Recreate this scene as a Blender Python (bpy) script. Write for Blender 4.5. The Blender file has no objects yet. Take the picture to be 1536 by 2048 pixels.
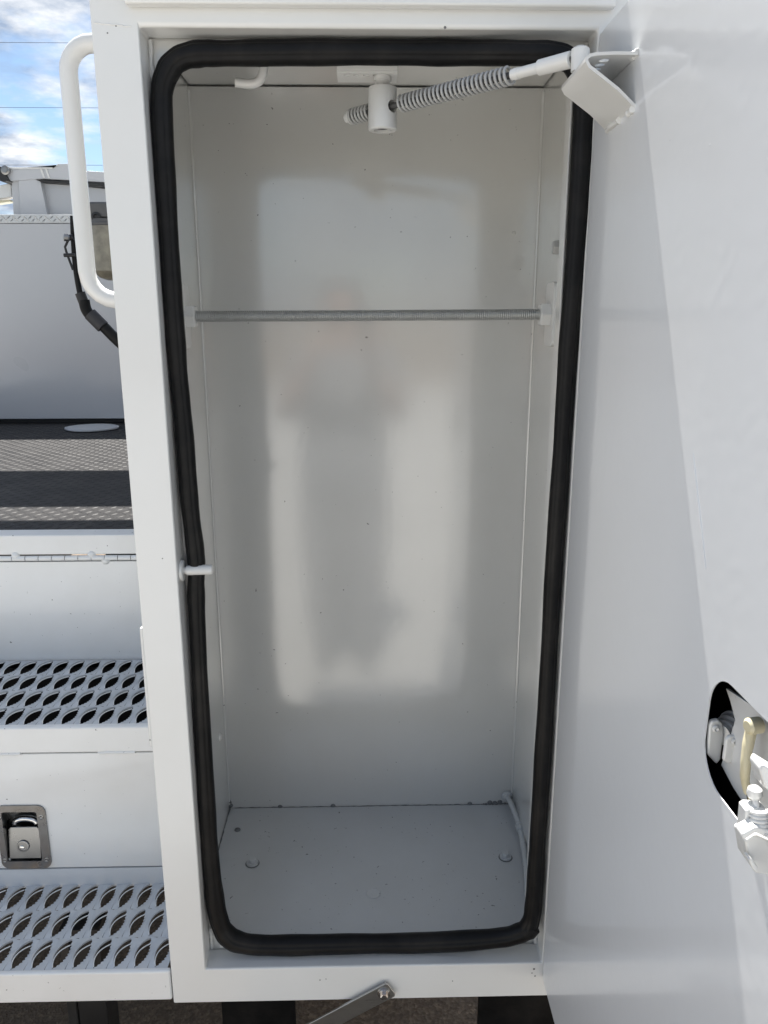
import bpy, bmesh, math, random
from mathutils import Vector, Matrix
random.seed(7)
S = bpy.context.scene
COL = S.collection
PI = math.pi

# ------------------------------------------------------------------ camera
FPX = 1538.0                                    # focal length in pixels of a 1536 x 2048 picture
PITCH, YAW, ROLL = 0.249296, 0.022086, -0.001179
CAM = Vector((-0.0072, -1.1288, 1.655))
_cy, _sy = math.cos(YAW), math.sin(YAW)
FW = Vector((_sy*math.cos(PITCH), _cy*math.cos(PITCH), -math.sin(PITCH)))
_rt = Vector((_cy, -_sy, 0)); _up = _rt.cross(FW)
RT = math.cos(ROLL)*_rt + math.sin(ROLL)*_up
UP = -math.sin(ROLL)*_rt + math.cos(ROLL)*_up
cam = bpy.data.cameras.new('camera'); camo = bpy.data.objects.new('camera', cam); COL.objects.link(camo)
M = Matrix((RT, UP, -FW)).transposed().to_4x4(); M.translation = CAM
camo.matrix_world = M
cam.sensor_fit = 'VERTICAL'; cam.sensor_height = 36.0; cam.lens = FPX/2048*36.0
cam.clip_start = 0.02; cam.clip_end = 2000
S.camera = camo
S.render.resolution_x = 768; S.render.resolution_y = 1024

# ------------------------------------------------------------------ light
TOSUN = Vector((-0.036, 0.471, 0.881)).normalized()
sun = bpy.data.lights.new('sun', 'SUN'); suno = bpy.data.objects.new('sun', sun); COL.objects.link(suno)
sun.energy = 4.5; sun.angle = math.radians(0.53); sun.color = (1.0, 0.965, 0.91)
suno.rotation_euler = (-TOSUN).to_track_quat('-Z', 'Y').to_euler(); suno.location = (0, 6, 12)

world = bpy.data.worlds.new('World'); S.world = world; world.use_nodes = True
nt = world.node_tree; N = nt.nodes; L = nt.links; N.clear()
out = N.new('ShaderNodeOutputWorld'); bg = N.new('ShaderNodeBackground'); L.new(bg.outputs[0], out.inputs[0])
bg.inputs[1].default_value = 0.05
sky = N.new('ShaderNodeTexSky'); sky.sky_type = 'NISHITA'; sky.sun_disc = False
sky.sun_elevation = math.asin(TOSUN.z); sky.sun_rotation = math.atan2(TOSUN.x, TOSUN.y)
sky.air_density = 1.0; sky.dust_density = 0.15; sky.ozone_density = 1.6
tc = N.new('ShaderNodeTexCoord'); sep = N.new('ShaderNodeSeparateXYZ'); L.new(tc.outputs['Generated'], sep.inputs[0])
def wmath(op, a, b=None, clamp=False):
    n = N.new('ShaderNodeMath'); n.operation = op; n.use_clamp = clamp
    for i, v in enumerate((a, b)):
        if v is None: continue
        if isinstance(v, (int, float)): n.inputs[i].default_value = v
        else: L.new(v, n.inputs[i])
    return n.outputs[0]
zz = wmath('ADD', wmath('MAXIMUM', sep.outputs[2], 0.0), 0.16)
cmb = N.new('ShaderNodeCombineXYZ')
L.new(wmath('DIVIDE', sep.outputs[0], zz), cmb.inputs[0]); L.new(wmath('DIVIDE', sep.outputs[1], zz), cmb.inputs[1])
cmb.inputs[2].default_value = 3.7
cn = N.new('ShaderNodeTexNoise'); L.new(cmb.outputs[0], cn.inputs['Vector'])
cn.inputs['Scale'].default_value = 2.3; cn.inputs['Detail'].default_value = 9; cn.inputs['Roughness'].default_value = 0.56
cr = N.new('ShaderNodeValToRGB'); L.new(cn.outputs[0], cr.inputs[0])
cr.color_ramp.elements[0].position = 0.41; cr.color_ramp.elements[1].position = 0.555
cn2 = N.new('ShaderNodeTexNoise'); L.new(cmb.outputs[0], cn2.inputs['Vector'])
cn2.inputs['Scale'].default_value = 3.4; cn2.inputs['Detail'].default_value = 9; cn2.inputs['Roughness'].default_value = 0.6
cr2 = N.new('ShaderNodeValToRGB'); L.new(cn2.outputs[0], cr2.inputs[0])
cr2.color_ramp.elements[0].position = 0.42; cr2.color_ramp.elements[0].color = (2.6, 3.2, 4.2, 1)
cr2.color_ramp.elements[1].position = 0.58; cr2.color_ramp.elements[1].color = (6.7, 6.9, 7.2, 1)
mx = N.new('ShaderNodeMix'); mx.data_type = 'RGBA'
L.new(cr.outputs[0], mx.inputs[0]); L.new(sky.outputs[0], mx.inputs[6]); L.new(cr2.outputs[0], mx.inputs[7])
L.new(mx.outputs[2], bg.inputs[0])

S.view_settings.view_transform = 'Standard'; S.view_settings.look = 'None'
S.view_settings.exposure = 1.63; S.view_settings.gamma = 1.0
S.view_settings.use_curve_mapping = False
S.render.engine = 'CYCLES'
S.cycles.max_bounces = 10; S.cycles.diffuse_bounces = 4; S.cycles.glossy_bounces = 6

# ------------------------------------------------------------------ helpers
def pt(u, v, X=None, Y=None, Z=None):
    """a point of the place, from its bearing in the photograph and the plane it lies in"""
    d = RT*((u-768)/FPX) + UP*((1024-v)/FPX) + FW
    if X is not None: t = (X-CAM.x)/d.x
    elif Y is not None: t = (Y-CAM.y)/d.y
    else: t = (Z-CAM.z)/d.z
    return CAM + d*t

WO = {}                                          # world origin of every object
def link(o, parent, w):
    COL.objects.link(o); WO[o.name] = Vector(w)
    if parent is not None:
        o.parent = parent; o.location = Vector(w) - WO[parent.name]
    else: o.location = Vector(w)
    return o

def tag(o, label=None, cat=None, group=None, kind=None):
    if label: o['label'] = label
    if cat: o['category'] = cat
    if group: o['group'] = group
    if kind: o['kind'] = kind
    return o

def thing(name, label, cat, loc, group=None):
    o = bpy.data.objects.new(name, None); o.empty_display_size = 0.05
    link(o, None, loc); return tag(o, label, cat, group)

def frame_of(d):
    d = Vector(d).normalized()
    a = Vector((0, 0, 1)) if abs(d.z) < 0.9 else Vector((1, 0, 0))
    x = a.cross(d).normalized(); return x, d.cross(x), d

class MB:
    def __init__(s): s.v = []; s.f = []
    def add(s, vs, fs):
        b = len(s.v); s.v += [Vector(p) for p in vs]; s.f += [tuple(b+i for i in q) for q in fs]; return s
    def box(s, a, b):
        (x0, y0, z0), (x1, y1, z1) = a, b
        x0, x1 = sorted((x0, x1)); y0, y1 = sorted((y0, y1)); z0, z1 = sorted((z0, z1))
        return s.add([(x0,y0,z0),(x1,y0,z0),(x1,y1,z0),(x0,y1,z0),(x0,y0,z1),(x1,y0,z1),(x1,y1,z1),(x0,y1,z1)],
                     [(3,2,1,0),(4,5,6,7),(0,1,5,4),(1,2,6,5),(2,3,7,6),(3,0,4,7)])
    def tube(s, pts, r, n=12, closed=False, caps=True, flat=1.0):
        pts = [Vector(p) for p in pts]; m = len(pts)
        rr = r if isinstance(r, (list, tuple)) else [r]*m
        x = None; rings = []
        for i, p in enumerate(pts):
            if closed: d = pts[(i+1) % m]-pts[i-1]
            else: d = pts[min(i+1, m-1)]-pts[max(i-1, 0)]
            d.normalize()
            if x is None: x, y, _ = frame_of(d)
            else:
                x = (x - d*x.dot(d)).normalized()
            y = d.cross(x)
            rings.append([p + x*(math.cos(2*PI*k/n)*rr[i]) + y*(math.sin(2*PI*k/n)*rr[i]*flat) for k in range(n)])
        vs = [q for R_ in rings for q in R_]; fs = []
        for i in range(m if closed else m-1):
            j = (i+1) % m
            for k in range(n):
                k2 = (k+1) % n; fs.append((i*n+k, i*n+k2, j*n+k2, j*n+k))
        if caps and not closed:
            fs.append(tuple(range(n-1, -1, -1))); fs.append(tuple((m-1)*n+k for k in range(n)))
        return s.add(vs, fs)
    def cyl(s, a, b, r, n=20, r2=None):
        return s.tube([a, b], [r, r if r2 is None else r2], n)
    def lathe(s, a, d, prof, n=24, close=True):
        """prof: (distance along d, radius)"""
        a = Vector(a); x, y, d = frame_of(d); vs = []; fs = []; m = len(prof)
        for t, r in prof:
            for k in range(n): vs.append(a + d*t + x*(math.cos(2*PI*k/n)*r) + y*(math.sin(2*PI*k/n)*r))
        for i in range(m-1):
            for k in range(n):
                k2 = (k+1) % n; fs.append((i*n+k, i*n+k2, (i+1)*n+k2, (i+1)*n+k))
        if close:
            fs.append(tuple(range(n-1, -1, -1))); fs.append(tuple((m-1)*n+k for k in range(n)))
        return s.add(vs, fs)
    def prism(s, poly, ext):
        poly = [Vector(p) for p in poly]; ext = Vector(ext); n = len(poly)
        nrm = Vector((0, 0, 0))
        for i in range(n): nrm += poly[i].cross(poly[(i+1) % n])
        if nrm.dot(ext) > 0: poly = poly[::-1]
        return s.add(poly + [p+ext for p in poly],
                     [tuple(range(n)), tuple(range(2*n-1, n-1, -1))] + [(i, i+n, (i+1) % n+n, (i+1) % n) for i in range(n)])
    def ring_frame(s, o, i, y0, y1):
        """rectangular frame in the XZ plane: o, i = (x0,x1,z0,z1) outer / inner"""
        def c(r, y): return [(r[0],y,r[2]),(r[1],y,r[2]),(r[1],y,r[3]),(r[0],y,r[3])]
        vs = c(o, y0)+c(i, y0)+c(o, y1)+c(i, y1); fs = []
        for k in range(4):
            j = (k+1) % 4
            fs += [(k, j, 4+j, 4+k), (8+j, 8+k, 12+k, 12+j), (j, k, 8+k, 8+j), (4+k, 4+j, 12+j, 12+k)]
        return s.add(vs, fs)
    def coil(s, a, b, R_, r, turns, n=8, seg=18):
        a = Vector(a); b = Vector(b); x, y, d = frame_of(b-a); pts = []; m = int(turns*seg)
        for i in range(m+1):
            t = i/m; an = 2*PI*turns*t
            pts.append(a.lerp(b, t) + x*(math.cos(an)*R_) + y*(math.sin(an)*R_))
        return s.tube(pts, r, n)
    def obj(s, name, mat, parent=None, bevel=0, seg=2, smooth=35, label=None, cat=None, group=None, kind=None, origin=None):
        lo = Vector([min(p[k] for p in s.v) for k in range(3)]); hi = Vector([max(p[k] for p in s.v) for k in range(3)])
        c = Vector(origin) if origin is not None else (lo+hi)/2
        me = bpy.data.meshes.new(name)
        me.from_pydata([tuple(p-c) for p in s.v], [], s.f); me.update()
        bm = bmesh.new(); bm.from_mesh(me); bmesh.ops.recalc_face_normals(bm, faces=bm.faces); bm.to_mesh(me); bm.free()
        me.materials.append(mat)
        if smooth:
            me.polygons.foreach_set('use_smooth', [True]*len(me.polygons)); me.set_sharp_from_angle(angle=math.radians(smooth))
        o = bpy.data.objects.new(name, me); link(o, parent, c)
        if bevel:
            b = o.modifiers.new('bevel', 'BEVEL'); b.width = bevel; b.segments = seg; b.limit_method = 'ANGLE'
            b.angle_limit = math.radians(40); b.harden_normals = True
        return tag(o, label, cat, group, kind)

def cut(o, cutter):
    """subtract the shape in MB `cutter` from object o for good"""
    c = cutter.obj('cutter', o.data.materials[0], None, smooth=0)
    m = o.modifiers.new('cut', 'BOOLEAN'); m.operation = 'DIFFERENCE'; m.object = c; m.solver = 'EXACT'
    bpy.context.view_layer.update()
    dg = bpy.context.evaluated_depsgraph_get()
    me = bpy.data.meshes.new_from_object(o.evaluated_get(dg)); old = o.data
    o.modifiers.clear(); o.data = me; me.name = old.name
    bpy.data.meshes.remove(old); bpy.data.objects.remove(c)
    me.polygons.foreach_set('use_smooth', [True]*len(me.polygons)); me.set_sharp_from_angle(angle=math.radians(35))

def copy_tree(o, parent=None):
    c = o.copy(); COL.objects.link(c); c.parent = parent
    for ch in list(o.children): copy_tree(ch, c)
    return c

def arc(c, r, a0, a1, n): return [(c[0]+r*math.cos(math.radians(a0+(a1-a0)*i/n)), c[1]+r*math.sin(math.radians(a0+(a1-a0)*i/n))) for i in range(n+1)]
def rrect(x0, x1, y0, y1, r, n=6):
    return arc((x1-r, y1-r), r, 0, 90, n)+arc((x0+r, y1-r), r, 90, 180, n)+arc((x0+r, y0+r), r, 180, 270, n)+arc((x1-r, y0+r), r, 270, 360, n)
def smooth_path(P, k=6, closed=False):
    """Catmull-Rom through P"""
    P = [Vector(p) for p in P]; m = len(P); o = []
    for i in range(m if closed else m-1):
        g = (lambda j: P[j % m]) if closed else (lambda j: P[max(0, min(m-1, j))])
        a, b, c, d = g(i-1), g(i), g(i+1), g(i+2)
        for q in range(k):
            t = q/k
            o.append(0.5*((2*b)+(c-a)*t+(2*a-5*b+4*c-d)*t*t+(3*b-a-3*c+d)*t**3))
    if not closed: o.append(P[-1])
    return o

# ------------------------------------------------------------------ materials
def mat_new(name):
    m = bpy.data.materials.new(name); m.use_nodes = True; t = m.node_tree
    return m, t, t.nodes['Principled BSDF']
def mk(t, typ, **kw):
    n = t.nodes.new(typ)
    for k, v in kw.items(): setattr(n, k, v)
    return n
def noise(t, vec, scale, detail=4, rough=0.5):
    n = mk(t, 'ShaderNodeTexNoise'); t.links.new(vec, n.inputs['Vector'])
    n.inputs['Scale'].default_value = scale; n.inputs['Detail'].default_value = detail; n.inputs['Roughness'].default_value = rough
    return n.outputs[0]
def ramp(t, fac, *stops):
    n = mk(t, 'ShaderNodeValToRGB'); t.links.new(fac, n.inputs[0]); e = n.color_ramp.elements
    while len(e) < len(stops): e.new(0.5)
    for q, (p, c) in zip(e, stops):
        q.position = p; q.color = (c, c, c, 1) if isinstance(c, (int, float)) else (*c, 1)
    return n.outputs[0]
def mixc(t, fac, a, b):
    n = mk(t, 'ShaderNodeMix', data_type='RGBA')
    if isinstance(fac, (int, float)): n.inputs[0].default_value = fac
    else: t.links.new(fac, n.inputs[0])
    for i, v in ((6, a), (7, b)):
        if isinstance(v, tuple): n.inputs[i].default_value = (*v, 1)
        else: t.links.new(v, n.inputs[i])
    return n.outputs[2]
def mth(t, op, a, b):
    n = mk(t, 'ShaderNodeMath', operation=op)
    for i, v in enumerate((a, b)):
        if isinstance(v, (int, float)): n.inputs[i].default_value = v
        else: t.links.new(v, n.inputs[i])
    return n.outputs[0]
def bump(t, bs, h, strength, dist):
    b = mk(t, 'ShaderNodeBump'); b.inputs['Strength'].default_value = strength; b.inputs['Distance'].default_value = dist
    t.links.new(h, b.inputs['Height']); t.links.new(b.outputs[0], bs.inputs['Normal']); return b

def paint(name, col, rough=0.3, coat=0.7, coat_rough=0.1, specks=0.6, grime=0.25, peel=0.03, speck_col=(0.03, 0.028, 0.025), coat_ior=1.5):
    m, t, bs = mat_new(name)
    v = mk(t, 'ShaderNodeTexCoord').outputs['Object']
    n1 = noise(t, v, 5.0, 6, 0.6); n2 = noise(t, v, 4.0, 2, 0.5)
    c = mixc(t, ramp(t, n1, (0.35, 0.0), (0.75, grime)), col, tuple(q*k for q, k in zip(col, (0.86, 0.85, 0.82))))
    if specks:
        lo = 0.765-0.035*specks
        sp = mth(t, 'MULTIPLY', ramp(t, noise(t, v, 115.0, 2, 0.5), (lo, 0.0), (lo+0.02, 1.0)), ramp(t, noise(t, v, 7.0, 2, 0.5), (0.42, 0.0), (0.5, 1.0)))
        c = mixc(t, mth(t, 'MULTIPLY', sp, 0.75), c, speck_col)
    t.links.new(c, bs.inputs['Base Color'])
    t.links.new(ramp(t, n2, (0.2, rough*0.9), (0.8, rough*1.1)), bs.inputs['Roughness'])
    bs.inputs['Coat Weight'].default_value = coat; bs.inputs['Coat IOR'].default_value = coat_ior
    t.links.new(ramp(t, n2, (0.2, coat_rough*0.9), (0.8, coat_rough*1.15)), bs.inputs['Coat Roughness'])
    pe = mth(t, 'ADD', noise(t, v, 70.0, 0, 0.5), mth(t, 'MULTIPLY', noise(t, v, 3.0, 1, 0.5), 6.0))
    b = bump(t, bs, pe, peel, 0.003)
    t.links.new(b.outputs[0], bs.inputs['Coat Normal'])
    return m
def plain(name, col, rough=0.5, metal=0.0, var=0.15, scale=30, bmp=0.0, bscale=80, stretch=None):
    m, t, bs = mat_new(name)
    v = mk(t, 'ShaderNodeTexCoord').outputs['Object']
    if stretch:
        mp = mk(t, 'ShaderNodeMapping'); t.links.new(v, mp.inputs[0]); mp.inputs['Scale'].default_value = stretch; v = mp.outputs[0]
    n = noise(t, v, scale, 5, 0.6)
    t.links.new(mixc(t, n, tuple(q*(1-var) for q in col), tuple(min(1, q*(1+var)) for q in col)), bs.inputs['Base Color'])
    t.links.new(ramp(t, n, (0.3, max(0.02, rough*0.8)), (0.7, min(1, rough*1.2))), bs.inputs['Roughness'])
    bs.inputs['Metallic'].default_value = metal
    if bmp: bump(t, bs, noise(t, v, bscale, 5, 0.6), bmp, 0.004)
    return m

WHITE = (0.74, 0.745, 0.73)
P_FACE = paint('white_paint', WHITE, 0.32, 0.6, 0.10, specks=0.0, grime=0.3)
P_DOOR = paint('door_paint', (0.775, 0.795, 0.815), 0.30, 0.75, 0.085, specks=0.0, grime=0.2, peel=0.035)
P_IN = paint('interior_paint', (0.635, 0.635, 0.612), 0.30, 1.0, 0.12, specks=0.7, grime=0.35, peel=0.028, coat_ior=2.05)
P_FLOOR = paint('interior_floor_paint', (0.56, 0.575, 0.58), 0.33, 0.9, 0.14, specks=1.6, grime=0.6, peel=0.05)
P_HW = paint('painted_hardware', (0.66, 0.665, 0.655), 0.34, 0.5, 0.2, specks=0.2, grime=0.5, peel=0.05)
P_STEP = paint('step_paint', (0.78, 0.79, 0.785), 0.30, 0.6, 0.12, specks=0.8, grime=0.55)
P_GRIP = paint('grating_paint', (0.57, 0.595, 0.62), 0.36, 0.4, 0.2, specks=0.0, grime=0.7, peel=0.06)
CAULK = plain('dirty_sealant', (0.16, 0.165, 0.165), .6, 0, .5, 60)
SPRING = paint('spring_paint', (0.43, 0.435, 0.43), 0.36, 0.4, 0.2, specks=0.6, grime=0.6)
CORE = plain('dark_steel_coil_shade', (0.09, 0.09, 0.09), .5, .3, .3, 60)  # dark steel; on the stay rod the shade between coils as colour
P_SHADE = paint('shaded_white_paint', (0.46, 0.47, 0.49), 0.30, 0.7, 0.12, specks=0.0, grime=0.0)  # white turned grey, the shade over the enclosed bed is in the colour
P_CREAM = paint('cream_zinc', (0.66, 0.60, 0.41), 0.4, 0.2, 0.2, specks=0.3, grime=0.9, peel=0.08)
ROD = plain('zinc_rod', (0.46, 0.47, 0.46), 0.4, 0.55, 0.15, 60)
STEEL = plain('brushed_stainless', (0.40, 0.40, 0.39), 0.33, 1.0, 0.2, 12, 0.05, 30, stretch=(3, 40, 40))
STEEL2 = plain('stainless_latch', (0.27, 0.27, 0.268), 0.30, 1.0, 0.18, 25)
CHROME = plain('chrome', (0.6, 0.6, 0.6), 0.12, 1.0, 0.08, 10)
RUBBER = plain('black_rubber', (0.005, 0.0052, 0.0056), 0.48, 0, 0.35, 18, 0.12, 60)
RUBBER.node_tree.nodes['Principled BSDF'].inputs['Specular IOR Level'].default_value = 0.22
BLACK = plain('black_plastic', (0.012, 0.012, 0.013), 0.5, 0, 0.3, 20)
CAV = plain('hollow_shade_black', (0.010, 0.010, 0.011), 0.8, 0, 0.3, 10)  # near-black: the shade inside closed hollows is put into the colour
t = RUBBER.node_tree; bs = t.nodes['Principled BSDF']; v = mk(t, 'ShaderNodeTexCoord').outputs['Object']
t.links.new(mixc(t, ramp(t, noise(t, v, 7.0, 8, 0.65), (0.48, 0.0), (0.78, 1.0)), (0.0035, 0.0037, 0.0042), (0.020, 0.018, 0.016)), bs.inputs['Base Color'])
LINER = plain('worn_black_deck', (0.026, 0.025, 0.0252), 0.5, 0.0, 0.55, 9, 0.15, 120)
LINER.node_tree.nodes['Principled BSDF'].inputs['Specular IOR Level'].default_value = 0.12
LUG = plain('worn_tread_lug', (0.031, 0.030, 0.0298), 0.48, 0.0, 0.6, 14)
LUG.node_tree.nodes['Principled BSDF'].inputs['Specular IOR Level'].default_value = 0.16
TREADCAP = plain('tread_plate_cap', (0.52, 0.53, 0.53), 0.35, 0.6, 0.2, 20)
BOWL = None
m, t, bs = mat_new('tinted_bowl'); BOWL = m
bs.inputs['Base Color'].default_value = (0.19, 0.165, 0.12, 1); bs.inputs['Roughness'].default_value = 0.28
bs.inputs['Transmission Weight'].default_value = 0.25; bs.inputs['Coat Weight'].default_value = 0.4
vv = mk(t, 'ShaderNodeTexCoord').outputs['Object']
t.links.new(mixc(t, ramp(t, noise(t, vv, 22, 5, 0.6), (0.35, 0.0), (0.7, 1.0)), (0.17, 0.155, 0.12), (0.36, 0.33, 0.25)), bs.inputs['Base Color'])

# gravelly asphalt
m, t, bs = mat_new('gravel_asphalt'); GROUND = m
v = mk(t, 'ShaderNodeTexCoord').outputs['Object']
vo = mk(t, 'ShaderNodeTexVoronoi'); t.links.new(v, vo.inputs['Vector']); vo.inputs['Scale'].default_value = 150.0
big = noise(t, v, 0.25, 6, 0.6)
c = mixc(t, vo.outputs['Color'], (0.085, 0.058, 0.036), (0.33, 0.245, 0.165))
c = mixc(t, ramp(t, noise(t, v, 60, 4, 0.6), (0.35, 0.0), (0.65, 0.8)), c, (0.10, 0.070, 0.046))
c = mixc(t, ramp(t, big, (0.35, 0.0), (0.7, 0.5)), c, (0.12, 0.10, 0.08))
t.links.new(c, bs.inputs['Base Color']); bs.inputs['Roughness'].default_value = 0.85
hh = mth(t, 'ADD', vo.outputs['Distance'], noise(t, v, 90, 4, 0.6)); bump(t, bs, hh, 0.6, 0.004)

# ------------------------------------------------------------------ ground
g = MB().add([(-300, -300, 0), (300, -300, 0), (300, 300, 0), (-300, 300, 0)], [(0, 1, 2, 3)])
g.obj('ground', GROUND, kind='structure', smooth=0, origin=(0, 0, 0))

m, t, bs = mat_new('concrete'); CONC = m
v = mk(t, 'ShaderNodeTexCoord').outputs['Object']
c = mixc(t, ramp(t, noise(t, v, 0.6, 7, 0.6), (0.3, 0.0), (0.7, 1.0)), (0.49, 0.48, 0.455), (0.40, 0.39, 0.365))
c = mixc(t, ramp(t, noise(t, v, 35, 5, 0.6), (0.4, 0.0), (0.65, 0.35)), c, (0.30, 0.29, 0.27))
t.links.new(c, bs.inputs['Base Color']); bs.inputs['Roughness'].default_value = 0.8
bump(t, bs, noise(t, v, 60, 5, 0.6), 0.3, 0.004)
# pale concrete yard in front of the truck
MB().add([(-60, -17, .004), (60, -17, .004), (60, -1.0, .004), (-60, -1.0, .004)], [(0, 1, 2, 3)]).obj('concrete_yard', CONC, kind='structure', smooth=0, origin=(0, -1, .004))

# ------------------------------------------------------------------ storage cabinet
cab = thing('storage_cabinet', 'tall white storage cabinet of the truck with its door swung open and empty inside', 'cabinet', (0, 0.25, 0.46))
XL, XR, ZB, ZT = -0.3617, 0.362, 0.459, 2.232
OX, OB, OT = 0.300, 0.5326, 2.0193
MB().ring_frame((XL, XR, ZB, ZT), (-OX, OX, OB, OT), 0.0, 0.046).obj('face_frame', P_FACE, cab, bevel=0.0045, seg=3)
# shell
MB().box((XL, 0.0465, ZB+0.002), (XL+0.003, 0.50, ZT-0.002)).obj('side_panel', P_FACE, cab)
MB().box((XR-0.003, 0.0465, ZB+0.002), (XR, 0.50, ZT-0.002)).obj('side_panel', P_FACE, cab)
MB().box((XL+0.004, 0.0465, ZT-0.006), (XR-0.004, 0.497, ZT-0.003)).obj('roof', P_FACE, cab)
MB().box((XL+0.004, 0.497, ZB+0.004), (XR-0.004, 0.50, ZT-0.008)).obj('rear_panel', P_FACE, cab)
MB().box((XL+0.004, 0.0465, ZB+0.003), (XR-0.004, 0.496, ZB+0.006)).obj('bottom_panel', P_FACE, cab)
# pinch flange that carries the gasket
LX, LB, LT = 0.280, 0.5455, 1.997
MB().ring_frame((-OX-0.004, OX+0.004, OB-0.004, OT+0.004), (-LX, LX, LB, LT), 0.0470, 0.0495).ring_frame(
    (-LX-0.0001, LX+0.0001, LB-0.0001, LT+0.0001), (-LX+0.0025, LX-0.0025, LB+0.0025, LT-0.0025), 0.034, 0.060).obj('gasket_flange', P_IN, cab, bevel=0.0008)
# weld beads in the recess corners
for sx in (-1, 1):
    for a, b in (((sx*0.297, 0.044, 2.017), (sx*0.297, 0.044, 1.93)), ((sx*0.297, 0.044, 0.535), (sx*0.297, 0.044, 0.58))):
        n_ = 14; wb = MB().tube([Vector(a).lerp(Vector(b), i/n_)+Vector((random.uniform(-.0008, .0008), random.uniform(-.0008, .0008), 0)) for i in range(n_+1)],
                         [random.uniform(0.0025, 0.0045) for _ in range(n_+1)], 8)
        wb.obj('weld_bead', P_HW, cab)
# interior panels
IXL, IXR, IY, IB, IT = -0.336, 0.330, 0.460, 0.535, 2.072
MB().box((IXL-0.012, IY, IB-0.01), (IXR+0.012, IY+0.003, IT-0.0025)).obj('back_wall', P_IN, cab)
MB().box((IXL-0.003, 0.0505, IB-0.01), (IXL, IY-0.001, IT+0.004)).obj('inner_side_wall', P_IN, cab)
MB().box((IXR, 0.0505, IB-0.01), (IXR+0.003, IY-0.001, IT+0.004)).obj('inner_side_wall', P_IN, cab)
MB().box((IXL+0.003, 0.0505, IT), (IXR-0.003, IY-0.003, IT+0.003)).obj('ceiling_panel', P_IN, cab)
fl = MB().box((IXL+0.0012, 0.0505, IB-0.004), (IXR-0.0015, IY-0.0025, IB)).obj('floor_panel', P_FLOOR, cab)
for x, sx in ((IXL, 1), (IXR, -1)):
    cb = MB().tube([(x+sx*0.001, IY-0.002, IB+0.01+(IT-IB-0.02)*i/24) for i in range(25)], [random.uniform(0.0026, 0.0034) for _ in range(25)], 8)
    cb.obj('corner_bead', P_IN, cab)
# ragged weld tacks where back wall meets floor
for u, v in ((458, 1606), (461, 1612), (456, 1618), (980, 1606), (990, 1607), (1000, 1605), (560, 1615), (666, 1613), (940, 1609)):
    p = pt(u, v, Y=IY-0.003); MB().lathe(p+Vector((0, 0.003, 0)), (0, -1, 0.3), [(0, 0.006), (0.002, 0.005), (0.0035, 0.002)], 8).obj('weld_tack', CAULK, cab)

def sealant(a, b, n_, r0, r1):
    a, b = Vector(a), Vector(b)
    MB().tube([a.lerp(b, i/n_)+Vector((random.uniform(-.001, .001), random.uniform(-.001, 0), random.uniform(-.0008, .0008))) for i in range(n_+1)], [random.uniform(r0, r1) for _ in range(n_+1)], 7).obj('sealant', CAULK, cab)
sealant((0.262, IY-.001, IB+.0005), (0.322, IY-.001, IB+.0015), 22, .0006, .0036)
sealant((IXL+.002, IY-.002, IB+.001), (IXL+.002, IY-.002, IB+.022), 9, .0010, .0032)
sealant((IXL+.012, IY-.0005, IB), (0.262, IY-.0005, IB), 90, .0004, .0014)
sealant((IXR-.0015, 0.16, IB), (IXR-.0015, IY-.004, IB), 40, .0005, .0022)
sealant((IXL+.001, 0.12, IB), (IXL+.001, IY-.004, IB), 40, .0005, .0018)
# rubber gasket: a soft bulb seal, pushed in by the striker pin
GY = 0.030
def gdep(u): return 0.030-0.021*max(0.0, min(1.0, (u-900)/150))   # sits prouder on the hinge side
gp = [(323, 205, .0150), (331, 375, .0146), (345, 600, .0142), (356, 740, .0138), (367, 850, .0138), (379, 1000, .0140), (391, 1100, .0144), (393, 1138, .0130),
      (392, 1180, .0140), (396, 1270, .0132), (407, 1500, .0142), (419, 1680, .0150), (428, 1780, .0162), (438, 1838, .017), (455, 1872, .0185), (490, 1887, .0185),
      (560, 1890, .0180), (700, 1888, .0178), (850, 1885, .0178), (980, 1877, .0178), (1035, 1868, .0172), (1060, 1848, .0165), (1068, 1800, .0150),
      (1074, 1700, .0146), (1083, 1550, .0144), (1096, 1350, .0140), (1109, 1130, .0140), (1124, 900, .0140), (1136, 720, .0142), (1148, 560, .0142), (1158, 400, .0145), (1167, 250, .0148),
      (1166, 185, .0150), (1150, 135, .0152), (1118, 112, .0156), (1050, 106, .0160), (900, 105, .0162), (768, 104, .0164), (600, 105, .0162), (450, 107, .0164), (400, 108, .0162),
      (360, 118, .0160), (335, 145, .0156)]
P3 = [pt(u+random.uniform(-0.8, 0.8), v+random.uniform(-0.7, 0.7), Y=gdep(u)) for u, v, r in gp]
path = smooth_path(P3, 6, True)
rad = []
for i in range(len(gp)):
    r0, r1 = gp[i][2], gp[(i+1) % len(gp)][2]
    for k in range(6): rad.append(r0+(r1-r0)*k/6)
# cross-section: round bulb in front, grip channel behind, small grooves
n = 48; vs = []; fs = []
cen = Vector((0, GY, 1.28)); m_ = len(path)
for i, p in enumerate(path):
    d = (path[(i+1) % m_]-path[i-1]).normalized(); y = Vector((0, 1, 0)); x = d.cross(y).normalized()
    r = rad[i]*(1+0.03*math.sin(i*0.53)+0.02*math.sin(i*1.31))
    for k in range(n):
        a = 2*PI*k/n; q = r
        gr = math.cos(a-0.9); q *= 1-0.13*max(0, 1-abs(a-PI*1.66)/0.16)-0.11*max(0, 1-abs(a-PI*1.27)/0.16)
        vs.append(p + x*(math.cos(a)*q) + y*(math.sin(a)*q*0.9))
for i in range(m_):
    j = (i+1) % m_
    for k in range(n):
        k2 = (k+1) % n; fs.append((i*n+k, i*n+k2, j*n+k2, j*n+k))
MB().add(vs, fs).obj('rubber_gasket', RUBBER, cab, smooth=70)

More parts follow.
